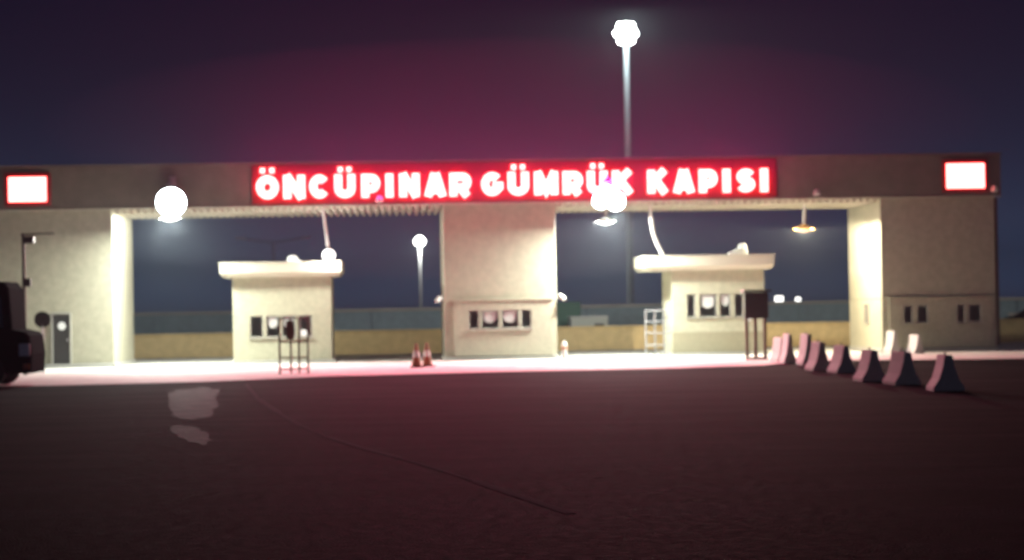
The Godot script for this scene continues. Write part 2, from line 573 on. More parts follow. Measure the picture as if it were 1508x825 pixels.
func build_gate() -> void:
	var g := thing("customs_gate", "wide cream customs gate with three pillars carrying a dark fascia beam over two lanes", "gate", Vector3(3.1, 0.0, GATE_Z))
	var ox := -3.1
	var depth := 4.8
	var pil := [[-12.9, -9.15], [1.33, 4.94], [15.5, 19.25]]
	for i in 3:
		var a: float = pil[i][0] + ox
		var b: float = pil[i][1] + ox
		span_part("plinth", Vector3(a - 0.06, 0.01, -depth - 0.05), Vector3(b + 0.06, 0.12, 0.1), M.kerb, g, 0.02)
		if i == 0:
			span_part("pillar", Vector3(a, 0.121, -depth), Vector3(b, 5.03, 0.0), M.cladding, g, 0.02)
			continue
		# the two other pillars hold an office at their foot: the room is open behind its windows
		var top := 1.9 if i == 1 else 1.72
		var ra: float = a + (0.29 if i == 1 else 0.22)
		var rb: float = b - (0.16 if i == 1 else 0.13)
		var st0 := start()
		add_box(st0, Vector3((a + b) / 2, (top + 5.03) / 2, -depth / 2), Vector3(b - a, 5.03 - top, depth), 0.02)
		add_box(st0, Vector3((a + ra) / 2, (0.121 + top) / 2, -depth / 2), Vector3(ra - a, top - 0.121, depth), 0.0005)
		add_box(st0, Vector3((rb + b) / 2, (0.121 + top) / 2, -depth / 2), Vector3(b - rb, top - 0.121, depth), 0.0005)
		add_box(st0, Vector3((ra + rb) / 2, (0.121 + top) / 2, -(1.9 + depth) / 2), Vector3(rb - ra, top - 0.121, depth - 1.9), 0.0005)
		part("pillar", st0.commit(), M.cladding, g)
	# fascia beam and its cap
	span_part("fascia", Vector3(-13.1 + ox, 5.031, -depth - 0.1), Vector3(19.45 + ox, 6.36, 0.14), M.fascia, g, 0.02)
	span_part("coping", Vector3(-13.15 + ox, 6.361, -depth - 0.15), Vector3(19.5 + ox, 6.42, 0.19), M.fascia, g, 0.01)
	span_part("drip_edge", Vector3(-13.12 + ox, 5.0, 0.02), Vector3(19.47 + ox, 5.03, 0.17), M.soffit, g, 0.006)
	# ribbed soffit over each lane
	var rib := box(Vector3(0.11, 0.1, depth - 0.25), 0.012)
	for bay in [[-9.15, 1.33], [4.94, 15.5]]:
		span_part("soffit", Vector3(bay[0] + ox + 0.01, 4.985, -depth), Vector3(bay[1] + ox - 0.01, 5.03, 0.01), M.soffit, g, 0.004)
		var n := 47
		for k in n:
			part("soffit_rib", rib, M.soffit, g, Vector3(lerpf(bay[0] + 0.15, bay[1] - 0.15, float(k) / (n - 1)) + ox, 4.934, -depth / 2))
	# office fronts let into the pillars
	var z0 := 0.002
	var z1 := 0.11
	wall_front(g, "office_front", 1.62 + ox, 4.78 + ox, 0.13, 1.9, z0, z1, [[2.1 + ox, 2.44 + ox], [2.5 + ox, 3.08 + ox], [3.15 + ox, 3.72 + ox], [3.78 + ox, 4.12 + ox]], 1.0, 1.6, M.office)
	for w in [[2.1, 2.44, 0], [2.5, 3.08, 1], [3.15, 3.72, 1], [3.78, 4.12, 0]]:
		window(g, w[0] + ox, w[1] + ox, 1.0, 1.6, z0, z1, w[2])
	span_part("ledge", Vector3(1.58 + ox, 1.901, z0), Vector3(4.82 + ox, 1.96, 0.16), M.office, g, 0.01)
	wall_front(g, "office_front", 15.72 + ox, 19.12 + ox, 0.13, 1.72, z0, z1, [[16.18 + ox, 16.48 + ox], [16.62 + ox, 16.99 + ox], [17.92 + ox, 18.2 + ox], [18.31 + ox, 18.73 + ox]], 0.94, 1.51, M.office)
	for w in [[16.18, 16.48, 0], [16.62, 16.99, 0], [17.92, 18.2, 0], [18.31, 18.73, 0]]:
		window(g, w[0] + ox, w[1] + ox, 0.94, 1.51, z0, z1, w[2])
	span_part("ledge", Vector3(15.68 + ox, 1.721, z0), Vector3(19.16 + ox, 1.77, 0.16), M.office, g, 0.01)
	# door of the left office, with a round notice
	var d := group_part("door", g, Vector3(-10.8 + ox, 0.13, 0.004))
	part("leaf", box(Vector3(0.52, 1.55, 0.04), 0.006), M.dark, d, Vector3(0, 0.775, 0.02))
	var st := start()
	for sx in [-1, 1]:
		add_box(st, Vector3(0.29 * sx, 0.8, 0.03), Vector3(0.06, 1.6, 0.07), 0.006)
	add_box(st, Vector3(0, 1.6, 0.03), Vector3(0.64, 0.06, 0.07), 0.006)
	part("frame", st.commit(), M.frame, d)
	part("round_notice", tube([Vector3(0.02, 1.2, 0.042), Vector3(0.02, 1.2, 0.05)], 0.13, 18), M.paper, d)
	part("handle", box(Vector3(0.03, 0.12, 0.05), 0.006), M.steel, d, Vector3(0.2, 0.75, 0.06))
	# small side window on the inner face of the right pillar
	var w2 := group_part("side_window", g, Vector3(15.5 + ox, 0.95, -2.1))
	part("shutter", box(Vector3(0.01, 0.62, 0.5), 0.001), M.shutter, w2, Vector3(-0.008, 0.31, 0))
	var sf := start()
	for sz in [-1, 1]:
		add_box(sf, Vector3(-0.02, 0.31, 0.28 * sz), Vector3(0.035, 0.7, 0.06), 0.004)
	for y in [-0.02, 0.64]:
		add_box(sf, Vector3(-0.02, y, 0), Vector3(0.035, 0.05, 0.5), 0.004)
	part("frame", sf.commit(), M.frame, w2)
	# vertical downpipe at the right end
	part("downpipe", tube([Vector3(19.36 + ox, 0.15, -0.2), Vector3(19.36 + ox, 4.98, -0.2)], 0.055, 10), M.brown, g)

func build_sign() -> void:
	var zf := GATE_Z + 0.145
	var s := thing("lit_gate_sign", "long red lit sign reading ÖNCÜPINAR GÜMRÜK KAPISI on the gate fascia", "sign", Vector3(3.7, 5.08, zf))
	span_part("backing_board", Vector3(-8.42, 0.0, 0.0), Vector3(8.42, 1.25, 0.05), M.board, s, 0.012)
	var text := "ÖNCÜPINARGÜMRÜKKAPISI"
	var ext := [[376, 411], [416, 450], [454.5, 486], [491.5, 524], [531, 560.6], [565.5, 581.5], [587, 619], [624, 658], [661, 695], [708, 742], [747, 780], [786, 823], [828, 859.5], [864, 896], [901, 935.5], [953, 987], [991, 1024], [1029, 1058], [1063, 1078], [1085, 1113], [1119, 1133]]
	var base := 0.165
	for i in text.length():
		var my: float = 278.0 - (ext[i][0] - 376.0) * 0.0155
		var a := at_z(ext[i][0] + 0.9, my, zf + 0.2)
		var b := at_z(ext[i][1] - 0.9, my, zf + 0.2)
		var l := part("letter", letter_mesh(text[i], b.x - a.x, 0.75), M.letter, s, Vector3(a.x - 3.7, base, 0.09))
		l.set_meta("label", "letter " + text[i])
		for y in [0.08, 0.64]:
			part("stand_off", tube([Vector3(0.1, y, -0.045), Vector3(0.1, y, 0.004)], 0.012, 6), M.steel, l)
	area(Vector3(0, 0.6, 0.24), Vector2(16.5, 0.8), 480.0, lin(1.0, 0.012, 0.17), s)
	# lit square panels at both ends of the fascia
	for e in [[10, 70, 258, 300, "lit red and white panel on the fascia above the office door"], [1392, 1452, 238, 280, "lit red and white panel on the fascia above the pillar with four small windows"]]:
		var a := at_z(e[0] + 1, e[3] - 1, zf + 0.1)
		var b := at_z(e[1] - 1, e[2] + 1, zf + 0.1)
		var c := (a + b) / 2
		var hw := (b.x - a.x) / 2
		var hh := (b.y - a.y) / 2
		var p := thing("lit_panel_sign", e[4], "sign", Vector3(c.x, c.y, zf), 0.0, "lit panels at the ends of the fascia")
		span_part("housing", Vector3(-hw - 0.1, -hh - 0.1, 0.0), Vector3(hw + 0.1, hh + 0.1, 0.08), M.board, p, 0.015)
		span_part("lit_face", Vector3(-hw + 0.03, -hh + 0.03, 0.082), Vector3(hw - 0.03, hh - 0.03, 0.12), M.panel_glow, p, 0.02)

func floodlight(label: String, px: Vector2, z: float, energy: float, heads: Array) -> void:
	var p := at_z(px.x, px.y, z)
	var f := thing("flood_lamp", label, "lamp", p)
	var reach := GATE_Z + 0.14 - z
	part("arm", tube([Vector3(0, 0.7, reach + 0.05), Vector3(0, 0.72, reach * 0.4), Vector3(0, 0.7, 0.02), Vector3(0, 0.6, 0.0)], 0.035, 10), M.galv, f)
	part("bracket", box(Vector3(0.2, 0.28, 0.05), 0.008), M.galv, f, Vector3(0, 0.7, reach + 0.03))
	part("cap", lathe([Vector2(0.0, 0.66), Vector2(0.08, 0.65), Vector2(0.12, 0.6), Vector2(0.2, 0.53), Vector2(0.0, 0.53)], 20), M.galv, f)
	for h in heads:
		var r: float = h[2]
		var at := Vector3(h[0], h[1], 0.02)
		var tilt := Vector3(deg_to_rad(104), 0, 0)
		var prof := []
		for i in 9:
			var t := PI / 2 * i / 8.0
			prof.append(Vector2(cos(t) * r, sin(t) * r * 0.4))
		part("bulb", lathe(prof, 32), M.flood, f, at, tilt)
		part("housing", lathe([Vector2(r * 1.07, 0.03), Vector2(r * 1.08, -0.02), Vector2(r, -0.12), Vector2(r * 0.65, -0.24), Vector2(0.0, -0.26)], 32), M.galv, f, at, tilt)
	var l := AreaLight3D.new()                         # the lit face throws its light down and out over the forecourt
	l.name = "flood_light"
	l.light_color = lin(0.93, 1.0, 0.9)
	l.light_energy = energy
	l.area_size = Vector2(0.8, 0.8)
	l.area_normalize_energy = true
	l.area_range = 200.0
	l.shadow_enabled = true
	f.add_child(l, true)
	l.position = Vector3(0, -0.5, 0.45)
	l.rotation_degrees = Vector3(-72, 180, 0)

func pendant(label: String, top: Vector3, bottom: Vector3, kind: String) -> void:
	var f := thing("pendant_lamp", label, "lamp", bottom, 0.0, "lamps hanging from the gate soffit")
	part("stem", tube([Vector3(top.x - bottom.x, 4.98 - bottom.y, 0), Vector3(0, 0.05, 0)], 0.045, 10), M.white, f)
	if kind == "globe":
		var prof := []
		for i in 13:
			var t := PI * i / 12.0 - PI / 2
			prof.append(Vector2(cos(t) * 0.21, sin(t) * 0.21))
		part("bulb", lathe(prof, 20), M.globe, f, Vector3(0, -0.12, 0))
		part("collar", lathe([Vector2(0, 0.12), Vector2(0.07, 0.11), Vector2(0.09, 0.06), Vector2(0, 0.06)], 16), M.white, f)
		lamp(Vector3(0, -0.12, 0), 5.0, lin(1, 0.98, 0.9), 0.18, f)
	else:
		part("shade", lathe([Vector2(0.0, 0.12), Vector2(0.08, 0.11), Vector2(0.15, 0.04), Vector2(0.33, -0.02), Vector2(0.34, -0.06), Vector2(0.31, -0.055), Vector2(0.14, 0.01), Vector2(0.0, 0.02)], 24), M.amber_glass if kind == "warm" else M.white, f)
		var lit: bool = kind == "warm"
		part("bulb", lathe([Vector2(0.0, 0.01), Vector2(0.2, -0.03), Vector2(0.235, -0.06), Vector2(0.22, -0.12), Vector2(0.0, -0.17)], 20), M.warm if lit else M.globe, f)
		lamp(Vector3(0, -0.08, 0), 65.0 if lit else 45.0, lin(1.0, 0.88, 0.66) if lit else lin(0.97, 1.0, 0.93), 0.03, f)

func booth(label: String, x0: float, x1: float, wins: Array, wy0: float, wy1: float, cx0: float, cx1: float, wain: float) -> Node3D:
	var zf := -66.0
	var b := thing("guard_booth", label, "booth", Vector3((x0 + x1) / 2, 0.0, zf), 0.0, "booths standing in the lanes")
	var o := (x0 + x1) / 2
	var a := x0 - o
	var c := x1 - o
	var dp := 2.5
	span_part("base_slab", Vector3(a - 0.12, 0.01, -dp - 0.1), Vector3(c + 0.12, 0.09, 0.12), M.kerb, b, 0.015)
	for wl in [[Vector3(a, 0.091, -dp), Vector3(c, 2.78, -dp + 0.12)], [Vector3(a, 0.091, -dp + 0.121), Vector3(a + 0.12, 2.78, -0.119)], [Vector3(c - 0.12, 0.091, -dp + 0.121), Vector3(c, 2.78, -0.119)]]:
		span_part("wall", wl[0], wl[1], M.booth, b, 0.004)
	span_part("desk", Vector3(a + 0.13, 0.7, -0.75), Vector3(c - 0.13, 0.76, -0.13), M.wainscot, b, 0.006)
	wall_front(b, "front_wall", a, c, 0.095 + wain, 2.78, -0.118, 0.0, wins.map(func(w): return [w[0] - o, w[1] - o]), wy0, wy1, M.booth)
	if wain > 0.0:
		span_part("wainscot", Vector3(a - 0.01, 0.093, -0.118), Vector3(c + 0.01, 0.093 + wain, 0.02), M.wainscot, b, 0.006)
	for w in wins:
		window(b, w[0] - o, w[1] - o, wy0, wy1, -0.118, 0.0, w[2])
	# overhanging roof slab, its underside drawn in
	var st := start()
	var hw := (cx1 - cx0) / 2
	var ox := (cx0 + cx1) / 2 - o
	var lo := [Vector3(ox - hw + 0.1, 2.781, 0.32), Vector3(ox + hw - 0.1, 2.781, 0.32), Vector3(ox + hw - 0.1, 2.781, -dp - 0.25), Vector3(ox - hw + 0.1, 2.781, -dp - 0.25)]
	var mi := [Vector3(ox - hw, 2.92, 0.45), Vector3(ox + hw, 2.92, 0.45), Vector3(ox + hw, 2.92, -dp - 0.38), Vector3(ox - hw, 2.92, -dp - 0.38)]
	var hi := [Vector3(ox - hw, 3.22, 0.45), Vector3(ox + hw, 3.22, 0.45), Vector3(ox + hw, 3.22, -dp - 0.38), Vector3(ox - hw, 3.22, -dp - 0.38)]
	var outs := [Vector3(0, 0, 1), Vector3(1, 0, 0), Vector3(0, 0, -1), Vector3(-1, 0, 0)]
	for k in 4:
		var j := (k + 1) % 4
		quad(st, lo[k], lo[j], mi[j], mi[k], outs[k] + Vector3.DOWN * 0.3)
		quad(st, mi[k], mi[j], hi[j], hi[k], outs[k])
	quad(st, lo[0], lo[1], lo[2], lo[3], Vector3.DOWN)
	quad(st, hi[0], hi[1], hi[2], hi[3], Vector3.UP)
	var rf := part("roof", st.commit(), M.booth_roof, b)
	span_part("roof_cap", Vector3(ox - hw - 0.02, 3.222, -dp - 0.4), Vector3(ox + hw + 0.02, 3.26, 0.47), M.booth_roof, rf, 0.008)
	return b

func traffic_cone(h: float) -> Node3D:
	var c := thing("traffic_cone", "", "cone")
	part("base", box(Vector3(h * 0.55, 0.04, h * 0.55), 0.01), M.rubber, c, Vector3(0, 0.02, 0))
	part("body", lathe([Vector2(h * 0.21, 0.04), Vector2(h * 0.155, h * 0.36), Vector2(h * 0.05, h * 0.97), Vector2(h * 0.03, h), Vector2(0, h)], 18), M.cone, c)
	part("sleeve", lathe([Vector2(h * 0.15, h * 0.42), Vector2(h * 0.158, h * 0.42), Vector2(h * 0.115, h * 0.68), Vector2(h * 0.107, h * 0.68)], 18), M.white, c)
	return c

func build_vehicle(called: String, label: String, category: String, at: Vector3, turn: float, profile: PackedVector2Array, width: float, glass: Array, wheels: Array, wheel_r: float, lamps: Array) -> void:
	var v := thing(called, label, category, at, turn)
	part("body", prism(profile, -width / 2, width / 2, 0.05, 0.07), M.paint, v)
	for g in glass:
		for s in [-1.0, 1.0]:
			var z: float = s * (width / 2 - 0.004)
			part("side_window", prism(g, z - 0.008, z + 0.008), M.auto_glass, v)
	for w in wheels:
		for s in [-1.0, 1.0]:
			var k := group_part("wheel", v, Vector3(w, wheel_r, s * (width / 2 - 0.1)))
			k.rotation.x = s * PI / 2
			part("tyre", lathe([Vector2(wheel_r * 0.6, -0.1), Vector2(wheel_r * 0.93, -0.1), Vector2(wheel_r, -0.06), Vector2(wheel_r, 0.06), Vector2(wheel_r * 0.93, 0.12), Vector2(wheel_r * 0.6, 0.12)], 24), M.rubber, k)
			part("rim", lathe([Vector2(wheel_r * 0.61, 0.1), Vector2(wheel_r * 0.5, 0.06), Vector2(wheel_r * 0.15, 0.07), Vector2(0.0, 0.09)], 20), M.steel, k)
	for l in lamps:
		for s in [-1.0, 1.0]:
			part(l[0], box(l[2], 0.02), l[3], v, Vector3(l[1].x, l[1].y, s * (width / 2 - l[1].z)))

func build_objects() -> void:
	# floodlights on arms before the fascia
	floodlight("blazing white flood lamp on an arm beside the first letter of the sign", Vector2(252, 298), -64.6, 145.0, [[0.0, 0.0, 0.44]])
	floodlight("blazing white flood lamp on an arm under the letters of the sign", Vector2(895, 293), -64.6, 175.0, [[-0.22, -0.05, 0.26], [0.25, -0.08, 0.29], [0.03, 0.16, 0.26]])
	# lamps hanging from the soffit
	pendant("white dish pendant lamp hanging in the lane below the flood lamp beside the sign", at_z(250, 300, -65.95), at_z(250, 319, -65.95), "dish")
	pendant("white dish pendant lamp hanging right below the flood lamp under the sign", at_z(892, 300, -66.2), at_z(892, 324, -66.2), "dish")
	pendant("pendant lamp glowing orange under its white stem near the tall white pillar face", at_z(1185, 293, -66.5), at_z(1184, 335, -66.5), "warm")
	pendant("round white globe lamp on a stem above the roof of the booth without wainscot", at_z(477, 320, -66.0), at_z(484, 371, -65.2), "globe")
	# small lights along the lower rim of the fascia
	for e in [[559, 294, "small cream spot lamp on the fascia rim under the letter P"], [1203, 284, "small cream spot lamp on the fascia rim above the orange pendant"], [1465, 279, "small cream spot lamp at the end corner of the fascia"]]:
		var p := at_z(e[0], e[1], GATE_Z + 0.35)
		var s := thing("spot_lamp", e[2], "lamp", p, 0.0, "small lamps along the fascia rim")
		part("housing", lathe([Vector2(0, 0.12), Vector2(0.06, 0.11), Vector2(0.11, 0.02), Vector2(0.115, -0.06), Vector2(0.09, -0.08), Vector2(0, -0.08)], 16), M.white, s)
		part("bracket", box(Vector3(0.05, 0.05, 0.2), 0.006), M.galv, s, Vector3(0, 0.08, -0.12))
	# booths
	booth("cream guard booth with low windows and a globe lamp over its roof", -5.46, -2.3, [[-4.92, -4.49, 0], [-4.4, -3.98, 1], [-3.9, -3.44, 1], [-3.34, -2.92, 2]], 0.84, 1.54, -5.82, -1.95, 0.0)
	var br := booth("cream guard booth with olive wainscot and a side window beside the white railing", 8.78, 11.8, [[9.26, 9.54, 0], [9.67, 10.24, 1], [10.33, 10.7, 1], [10.82, 11.12, 0]], 1.24, 2.0, 7.88, 12.08, 0.66)
	window(br, -0.0, 0.4, 1.3, 2.15, 0.0, 0.05, 0, -PI / 2).position = Vector3(-1.515, 1.3, -1.5)
	# white units on the booth roofs
	var u := thing("roof_unit", "small white rounded unit on the roof of the booth with low windows", "roof unit", Vector3(-3.52, 3.26, -66.1))
	part("casing", lathe([Vector2(0, 0.0), Vector2(0.17, 0.0), Vector2(0.19, 0.07), Vector2(0.15, 0.17), Vector2(0.06, 0.22), Vector2(0, 0.225)], 18), M.white, u)
	part("foot", box(Vector3(0.44, 0.05, 0.3), 0.01), M.white, u, Vector3(0.05, 0.028, 0.02))
	u = thing("roof_unit", "white two-part unit with raised head on the roof of the wainscoted booth", "roof unit", Vector3(10.97, 3.26, -66.1))
	part("casing", prism(PackedVector2Array([Vector2(-0.33, 0), Vector2(0.3, 0), Vector2(0.3, 0.2), Vector2(0.02, 0.2), Vector2(-0.3, 0.06)]), -0.16, 0.16, 0.02, 0.03), M.white, u)
	part("head", lathe([Vector2(0, 0.0), Vector2(0.12, 0.0), Vector2(0.14, 0.08), Vector2(0.09, 0.15), Vector2(0, 0.17)], 16), M.white, u, Vector3(0.16, 0.2, 0))
	# cable from the soffit down to the right booth
	var cb := thing("hanging_cable", "pale cable sagging from the gate soffit to the booth roof", "cable", at_z(957, 303, -66.0))
	var c0 := cb.position
	part("wire", tube([Vector3(0, 4.985 - c0.y, 0), at_z(959, 325, -66.0) - c0, at_z(963, 347, -66.0) - c0, at_z(969, 362, -66.0) - c0, Vector3(8.5, 3.262, -66.0) - c0], 0.05, 8), M.white, cb)
	# round plates beside the booth windows
	for k in 3:
		var p := at_z(1087, [437, 452, 468][k], -65.97)
		var r := thing("round_plate", ["round pale plate on the booth front, topmost of three", "round pale plate on the booth front, middle one of three", "round pale plate on the booth front, lowest of three"][k], "plate", Vector3(p.x + 0.32, p.y, -65.995), 0.0, "round plates on the booth front")
		part("disc", tube([Vector3(0, 0, 0), Vector3(0, 0, 0.02)], 0.13, 20), M.paper, r)
		part("rim", lathe([Vector2(0.125, 0), Vector2(0.145, 0), Vector2(0.145, 0.028), Vector2(0.125, 0.028)], 20), M.frame, r, Vector3.ZERO, Vector3(PI / 2, 0, 0))
	# railing left of the right booth
	var rl := thing("railing", "white tubular railing against the side of the wainscoted booth", "railing", Vector3(7.9, 0.008, -66.0))
	for x in [0.0, 0.3, 0.6]:
		part("post", tube([Vector3(x, 0, 0), Vector3(x, 1.5, 0)], 0.03, 8), M.steel, rl)
	for y in [0.35, 0.75, 1.12, 1.48]:
		part("rail", tube([Vector3(-0.02, y, 0.012), Vector3(0.78, y, 0.012)], 0.022, 8), M.steel, rl)
	# frame barrier before the left booth
	var p0 := on_ground(412, 551)
	var fb := thing("frame_barrier", "rusty steel frame barrier with dark panel standing before the booth", "barrier", Vector3(p0.x, 0.008, -54.9))
	for x in [0.0, 0.3, 0.52, 0.76]:
		part("post", tube([Vector3(x, 0, 0), Vector3(x, 1.5, 0)], 0.028, 8), M.brown, fb)
	for y in [0.12, 0.42, 0.85, 1.48]:
		part("rail", tube([Vector3(0, y, 0), Vector3(0.76, y, 0)], 0.022, 8), M.brown, fb)
	part("panel", box(Vector3(0.2, 0.5, 0.02), 0.004), M.brown, fb, Vector3(0.28, 1.17, -0.03))
	for x in [0.0, 0.76]:
		part("foot", box(Vector3(0.06, 0.04, 0.6), 0.008), M.brown, fb, Vector3(x, 0.022, 0))
	# two cones before the middle pillar
	var cone := traffic_cone(0.7)
	cone.position = Vector3(0.37, 0.008, -58.0)
	tag(cone, "orange traffic cone with white sleeve, one of a pair before the middle pillar", "cone", "pair of cones on the apron")
	copy(cone, Vector3(0.68, 0.008, -58.7), 0.4)
	var bo := thing("low_bollard", "short white bollard at the right foot of the middle pillar", "bollard", Vector3(5.12, 0.008, -64.6))
	part("body", lathe([Vector2(0.09, 0), Vector2(0.085, 0.45), Vector2(0.05, 0.55), Vector2(0, 0.56)], 16), M.white, bo)
	part("band", lathe([Vector2(0.088, 0.3), Vector2(0.092, 0.3), Vector2(0.091, 0.38), Vector2(0.087, 0.38)], 16), M.cone, bo)
	# concrete barrier blocks
	var rng := RandomNumberGenerator.new()
	rng.seed = 21
	for e in [[10.64, -57.3, 0.68, 0.32], [10.62, -55.9, 0.8, 0.34], [10.72, -53.8, 0.82, 0.38], [10.12, -49.3, 0.7, 0.48], [10.3, -47.5, 0.64, 0.48], [9.75, -42.2, 0.65, 0.54], [9.95, -40.3, 0.65, 0.54], [10.0, -37.2, 0.66, 0.58], [15.5, -64.0, 0.7, 0.34], [16.05, -63.2, 0.58, 0.34]]:
		var w: float = e[3] / 2
		var h: float = e[2]
		var by_pillar: bool = e[0] > 14.0
		var k := thing("barrier_block", "pale flared concrete barrier block standing before the right pillar" if by_pillar else "flared grey concrete barrier block in the row along the right of the forecourt", "barrier", Vector3(e[0], 0.009, e[1]), rng.randf_range(-0.1, 0.1), "barrier blocks before the right pillar" if by_pillar else "concrete barrier blocks in a row")
		var prof := PackedVector2Array([Vector2(-w, 0), Vector2(w, 0), Vector2(w, h * 0.1), Vector2(w * 0.62, h * 0.34), Vector2(w * 0.36, h * 0.7), Vector2(w * 0.26, h * 0.97), Vector2(w * 0.18, h), Vector2(-w * 0.18, h), Vector2(-w * 0.26, h * 0.97), Vector2(-w * 0.36, h * 0.7), Vector2(-w * 0.62, h * 0.34), Vector2(-w, h * 0.1)])
		part("block", prism(prof, -0.42, 0.42, 0.012, 0.02), M.barrier, k)
		part("lifting_loop", tube([Vector3(0, h - 0.01, -0.06), Vector3(0, h + 0.05, -0.04), Vector3(0, h + 0.05, 0.04), Vector3(0, h - 0.01, 0.06)], 0.01, 6), M.brown, k)
	# dark board on posts near the right booth
	var db := thing("board_stand", "dark hooded board on three brown posts before the wainscoted booth", "board", Vector3(10.42, 0.008, -59.7))
	part("board", box(Vector3(0.7, 0.78, 0.1), 0.015), M.dark, db, Vector3(0.02, 1.6, 0))
	part("hood", prism(PackedVector2Array([Vector2(-0.42, 2.0), Vector2(0.46, 2.0), Vector2(0.4, 2.06), Vector2(-0.36, 2.06)]), -0.22, 0.22), M.dark, db)
	for x in [-0.28, -0.02, 0.26]:
		part("post", box(Vector3(0.09, 1.22, 0.09), 0.012), M.brown, db, Vector3(x, 0.61, -0.002))
	part("foot_rail", box(Vector3(0.64, 0.07, 0.3), 0.012), M.brown, db, Vector3(-0.01, 0.036, 0.0))
	# cameras on the middle pillar
	for e in [[1.22, -1.0, "small white camera on the left corner of the middle pillar"], [5.05, 1.0, "small white camera on the right corner of the middle pillar"]]:
		var k := thing("wall_camera", e[2], "camera", Vector3(e[0] - e[1] * 0.1, 1.95, GATE_Z + 0.05))
		part("bracket", box(Vector3(0.14, 0.04, 0.04), 0.006), M.white, k, Vector3(e[1] * 0.05, 0, -0.1))
		part("casing", box(Vector3(0.12, 0.12, 0.34), 0.02), M.white, k, Vector3(e[1] * 0.16, 0.02, 0.02), Vector3(0.35, e[1] * 0.4, 0))
	# left edge: pole with an arm, sign post, van
	var cp := thing("camera_pole", "thin dark pole with a side arm and camera rising behind the van", "pole", Vector3(-10.63, 0.008, -58.0))
	part("pole", tube([Vector3(0, 0, 0), Vector3(0, 4.0, 0)], [0.06, 0.045], 10), M.dark, cp)
	part("arm", tube([Vector3(-0.08, 3.95, 0), Vector3(0.3, 3.97, 0), Vector3(0.86, 3.98, 0)], 0.025, 8), M.dark, cp)
	part("camera", box(Vector3(0.3, 0.2, 0.22), 0.03), M.dark, cp, Vector3(0.16, 3.8, 0.02))
	part("joint_box", box(Vector3(0.2, 0.24, 0.14), 0.01), M.dark, cp, Vector3(0.1, 2.6, 0.05))
	var sp := thing("sign_post", "round dark sign on a thin post before the office door", "sign post", Vector3(-10.48, 0.008, -60.0))
	part("post", tube([Vector3(0, 0, 0), Vector3(0, 1.4, 0)], 0.035, 8), M.galv, sp)
	part("plate", tube([Vector3(0, 1.55, 0.0), Vector3(0, 1.55, 0.03)], 0.24, 24), M.dark, sp)
	var van := PackedVector2Array([Vector2(-5.35, 0.32), Vector2(0.0, 0.3), Vector2(0.03, 0.75), Vector2(-0.02, 1.2), Vector2(-0.12, 1.29), Vector2(-0.42, 1.36), Vector2(-0.5, 2.34), Vector2(-0.62, 2.5), Vector2(-5.2, 2.52), Vector2(-5.38, 2.4)])
	var side := PackedVector2Array([Vector2(-2.0, 1.4), Vector2(-0.62, 1.4), Vector2(-0.68, 2.15), Vector2(-2.0, 2.15)])
	var side2 := PackedVector2Array([Vector2(-4.9, 1.4), Vector2(-2.15, 1.4), Vector2(-2.15, 2.15), Vector2(-4.9, 2.15)])
	build_vehicle("dark_van", "dark high-roofed van with pale headlamp parked at the edge of the apron", "van", Vector3(-8.86, 0.004, -50.0), 0.0, van, 1.95, [side, side2], [-0.95, -4.4], 0.36, [["headlamp", Vector3(-0.14, 0.86, 0.02), Vector3(0.26, 0.3, 0.1), M.lens], ["indicator", Vector3(-0.1, 0.47, 0.02), Vector3(0.16, 0.12, 0.08), M.amber]])

